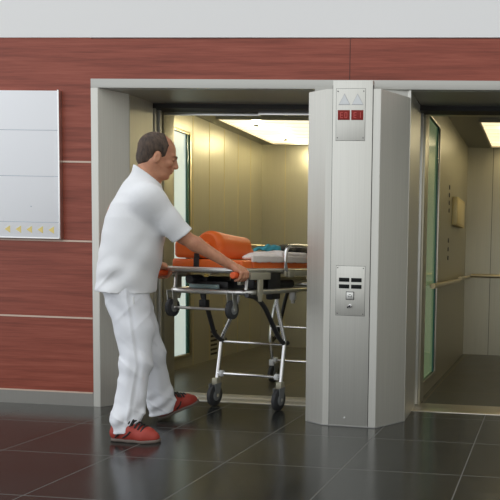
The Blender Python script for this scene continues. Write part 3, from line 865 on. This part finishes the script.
def folds(X, Y, Z):
    t_ = (X*RT[0]+Y*RT[1]); f_ = (X*FW[0]+Y*FW[1])
    low = np.clip((1.26-Z)/.3, 0, 1)
    cr_ = lambda q: (1-np.abs(np.sin(q)))**3
    d = -.013*low*cr_(13*Z+10*f_+2.2*np.sin(7*f_+3*Z)+2*t_)*np.clip(np.sin(9*f_+1.0)+.5, 0, 1)
    d -= .008*low*cr_(21*Z-9*f_+1.5*np.sin(11*f_))*np.clip(np.sin(13*f_+6*Z), 0, 1)
    d += .004*low*np.sin(34*Z+19*f_)
    d += .0055*low*np.sin(52*Z-30*f_+8*t_)*np.clip(np.sin(5*Z+12*f_), 0, 1)
    d += .008*np.sin(38*f_+10*Z)*np.clip((1.05-Z)/.25, 0, 1)
    q = (X-SH_R[0])*dr[0]+(Y-SH_R[1])*dr[1]+(Z-SH_R[2])*dr[2]
    d += .0022*np.sin(60*q+20*Z)*np.clip(q*6, 0, 1)
    return d
b.warp(folds)
b.cut(lambda X, Y, Z: -(Z-.862-.008*np.sin(11*(X*FW[0]+Y*FW[1]))))
b.cut(lambda X, Y, Z: (Z-1.575+.75*((X+2.43)*FW[0]+(Y-3.99)*FW[1])))
# side vent
vx = np.array((-2.50, 3.93))+RT*.20
b.cone((vx[0]-.02*FW[0], vx[1]-.02*FW[1], .84), (vx[0]-.018*FW[0], vx[1]-.018*FW[1], .935), .012, .003, .004, 'cut')
tu = b.build('tunic', M['shirt'], man)
# collar
cb_ = SDF((-2.62, 3.80, 1.46), (-2.26, 4.18, 1.68), .0052)
cb_.cone(NB+(-.01, 0, -.02), NB+(HC-NB)*.60, .098, .084, .0)
cb_.cone(NB+(-.01, 0, -.06), NB+(HC-NB)*.9, .088, .072, .003, 'cut')
def collar(X, Y, Z):
    f_ = (X-NB[0])*FW[0]+(Y-NB[1])*FW[1]
    return np.maximum(Z-1.592+.72*f_, np.maximum(-(Z-1.530+.80*f_), f_-.080))
cb_.cut(collar)
cb_.build('collar', M['shirt'], tu)
# trousers
b = SDF((-2.80, 3.55, .0), (-2.25, 4.42, 1.02), .0055)
wz = [.87, .93, 1.0]
b.loft(wz, [-2.530, -2.530, -2.528], [3.925, 3.926, 3.93], [.165, .165, .165], [.128, .135, .14], RT, FW, 0, 2.1)
sh = np.zeros(3); b.chain([HIP_R+(-.004, 0, .02), HIP_R*.5+KN_R*.5+np.array((.014, .008, 0)), KN_R+sh, AN_R*.85+KN_R*.15+sh*1.1, AN_R+sh*1.2+(0, 0, -.11)], [.120, .099, .083, .077, .077], .04)
b.chain([HIP_L+(.01, 0, .02), HIP_L*.5+KN_L*.5, KN_L, AN_L*.8+KN_L*.2, AN_L+(0, 0, -.10)], [.118, .102, .082, .076, .076], .04)
def pf(X, Y, Z):
    f_ = X*FW[0]+Y*FW[1]; t_ = X*RT[0]+Y*RT[1]
    cr_ = lambda q: (1-np.abs(np.sin(q)))**3
    d = -.005*cr_(24*Z+16*f_+2*np.sin(6*f_))*np.exp(-((Z-.47)/.13)**2)-.004*cr_(20*Z-22*f_)*np.exp(-((Z-.74)/.10)**2)-.007*cr_(30*Z+20*f_)*np.exp(-((Z-.12)/.09)**2)
    d += .004*np.sin(20*f_+9*Z+3*np.sin(9*Z))*np.clip(np.sin(6*Z+4*f_+1)+.3, 0, 1)
    d += .0035*np.sin(58*Z+44*f_-10*t_)*np.exp(-((Z-.46)/.10)**2)*np.clip(-np.sin(9*f_)+.3, 0, 1)
    d += .006*np.sin(52*Z-46*f_+20*t_)*np.exp(-((Z-.12)/.08)**2)
    d += .006*np.sin(40*Z+50*f_)*np.exp(-((Z-.76)/.09)**2)
    d += .0045*np.sin(75*f_+7*Z+2*np.sin(6*Z))*np.clip(np.sin(4*Z+.6), 0, 1)
    return d
b.warp(pf)
def seam_ridge(X, Y, Z):
    az = np.clip((Z-.075)/(.84-.075), 0, 1)
    axx = np.where(az > .47, KN_R[0]+(HIP_R[0]-KN_R[0])*(az-.47)/.53, AN_R[0]+(KN_R[0]-AN_R[0])*az/.47)
    ayy = np.where(az > .47, KN_R[1]+(HIP_R[1]-KN_R[1])*(az-.47)/.53, AN_R[1]+(KN_R[1]-AN_R[1])*az/.47)
    f_ = (X-axx)*FW[0]+(Y-ayy)*FW[1]; t_ = (X-axx)*RT[0]+(Y-ayy)*RT[1]
    return np.where(t_ > 0, -.0045*np.exp(-(f_/.009)**2)+.0035*np.exp(-((f_-.018)/.010)**2), 0)
b.warp(seam_ridge)
def hem(X, Y, Z):
    near = (Y < 3.98)
    zr = .050+.12*(X+2.42)
    zl = .050+.20*(X+2.48)+.10*(Y-4.22)
    return np.where(Y < 3.97, zr-Z, zl-Z)
b.cut(hem)
tr = b.build('trousers', M['trousers'], man)
MB().tube([(-2.372, 3.748, .842), (-2.368, 3.745, .80)], .006, 8).build('drawstring', M['white_plastic'], tr)
# shoes: built along +x (heel at 0), then placed
def shoe(P, yaw, pitch, L, mirror):
    R_ = Matrix.Rotation(yaw, 4, 'Z') @ Matrix.Rotation(-pitch, 4, 'Y')
    T = Matrix.Translation(Vector(P)) @ R_
    def place(o): o.data.transform(T); return o
    b = SDF((-.04, -.08, -.01), (L+.04, .08, .16), .005)
    b.chain([(.045, 0, .045), (.12, .0, .046), (L*.72, .006*mirror, .034), (L-.045, .010*mirror, .026)], [.042, .043, .046, .034], .03)
    b.chain([(.035, 0, .05), (.045, 0, .090)], [.038, .036], .03)
    b.chain([(.06, 0, .095), (.13, 0, .076), (L*.66, 0, .042)], [.036, .034, .036], .03)
    b.cut(lambda X, Y, Z: .016-Z)
    up_ = place(b.build('shoe', M['shoe'], man))
    b = SDF((-.04, -.08, -.02), (L+.04, .08, .05), .005)
    b.chain([(.045, 0, .012), (L*.45, 0, .012), (L*.72, .006*mirror, .012), (L-.045, .010*mirror, .014)], [.046, .042, .050, .042], .02)
    b.cut(lambda X, Y, Z: np.maximum(Z-.020, -Z))
    place(b.build('sole', M['sole'], up_))
    b = MB()
    for i in range(5):
        x = .132+i*.020; z = .128-i*.0100
        b.tube([(x-.004, -.036, z-.020), (x, -.018, z+.002), (x+.002, 0, z+.006), (x, .018, z+.002), (x-.004, .036, z-.020)], .0055, 8)
    b.tube([(.14, 0, .130), (.15, .03, .132), (.14, .052, .100)], .004, 6); b.tube([(.14, 0, .130), (.155, -.03, .132), (.15, -.053, .098)], .004, 6)
    b.ball((.135, 0, .124), .02, (1.2, 1.2, .5))
    place(b.build('lace', M['shoeblk'], up_))
    for s_ in (-1, 1):
        b = MB()
        b.tube([(.055, .048*s_, .030), (.085, .051*s_, .058), (.10, .046*s_, .085)], .0055, 8)
        place(b.build('side_stripe', M['shoeblk'], up_)); b = MB()
        b.tube([(.105, .050*s_, .030), (.135, .052*s_, .050), (.15, .047*s_, .068)], .005, 8)
        place(b.build('side_stripe', M['shoeblk'], up_))
    return up_
shoe((-2.492, 3.728, .0), math.radians(-4), 0, .300, 1)
shoe((-2.505, 4.235, .006), math.radians(64), math.radians(15), .30, -1)
W(man)
for c in man.children:
    pass

LAB = {
 'floor': ('dark glossy tiled hall floor with thin pale joints', 'floor'),
 'wall_left': ('red brown laminate wall with pale joints behind the white board', 'wall'),
 'wall_back': ('red brown laminate band running above both lift openings', 'wall'),
 'wall_upper': ('white plaster wall above the red brown laminate band', 'wall'),
 'wall_right': ('brushed steel wall past the second lift opening', 'wall'),
 'baseboard_left': ('grey metal baseboard under the red brown laminate wall', 'baseboard'),
 'pillar': ('faceted brushed steel pillar between the two lift openings', 'pillar')}
for k, v in LAB.items(): tag(bpy.data.objects[k], *v)

# ------------------------------------------------------------------ light
w = bpy.data.worlds.new('World'); S.world = w; w.use_nodes = True
nt = w.node_tree; bg = nt.nodes['Background']
tc = nt.nodes.new('ShaderNodeTexCoord')
dt = nt.nodes.new('ShaderNodeVectorMath'); dt.operation = 'DOT_PRODUCT'; dt.inputs[1].default_value = Vector((-.86, -.38, .34)).normalized()
nt.links.new(tc.outputs['Generated'], dt.inputs[0])
rp = nt.nodes.new('ShaderNodeValToRGB')
mr = nt.nodes.new('ShaderNodeMapRange'); mr.inputs['From Min'].default_value = -1; nt.links.new(dt.outputs['Value'], mr.inputs['Value'])
nt.links.new(mr.outputs[0], rp.inputs['Fac'])
e = rp.color_ramp.elements
e[0].position = .30; e[0].color = (.48, .475, .45, 1)
e[1].position = .92; e[1].color = (1.0, 1.03, 1.07, 1)
nt.links.new(rp.outputs['Color'], bg.inputs['Color']); bg.inputs['Strength'].default_value = 1.28

# ------------------------------------------------------------------ camera
F_, YAW, PIT, ROL, PX, PY, H = 680., .0859, -.0661, .0286, 484.9, 309.1, 1.09
cy_, sy_, cp_, spp, cr, sr = math.cos(YAW), math.sin(YAW), math.cos(PIT), math.sin(PIT), math.cos(ROL), math.sin(ROL)
f = Vector((-sy_*cp_, cy_*cp_, spp)); ri = Vector((cy_, sy_, 0)); up = ri.cross(f)
right = ri*cr+up*sr; upv = up*cr-ri*sr
cam = bpy.data.cameras.new('Camera'); co = bpy.data.objects.new('Camera', cam); COL.objects.link(co)
R3 = Matrix((right, upv, -f)).transposed()
co.matrix_world = Matrix.Translation((0, 0, H)) @ R3.to_4x4()
cam.sensor_width = 36; cam.sensor_fit = 'HORIZONTAL'; cam.lens = F_/500*36
cam.shift_x = -(PX-250)/500; cam.shift_y = (PY-250)/500
cam.clip_start = .05
S.camera = co
vs = S.view_settings
vs.view_transform = 'Standard'; vs.look = 'None'; vs.exposure = 0; vs.gamma = 1; vs.use_curve_mapping = False
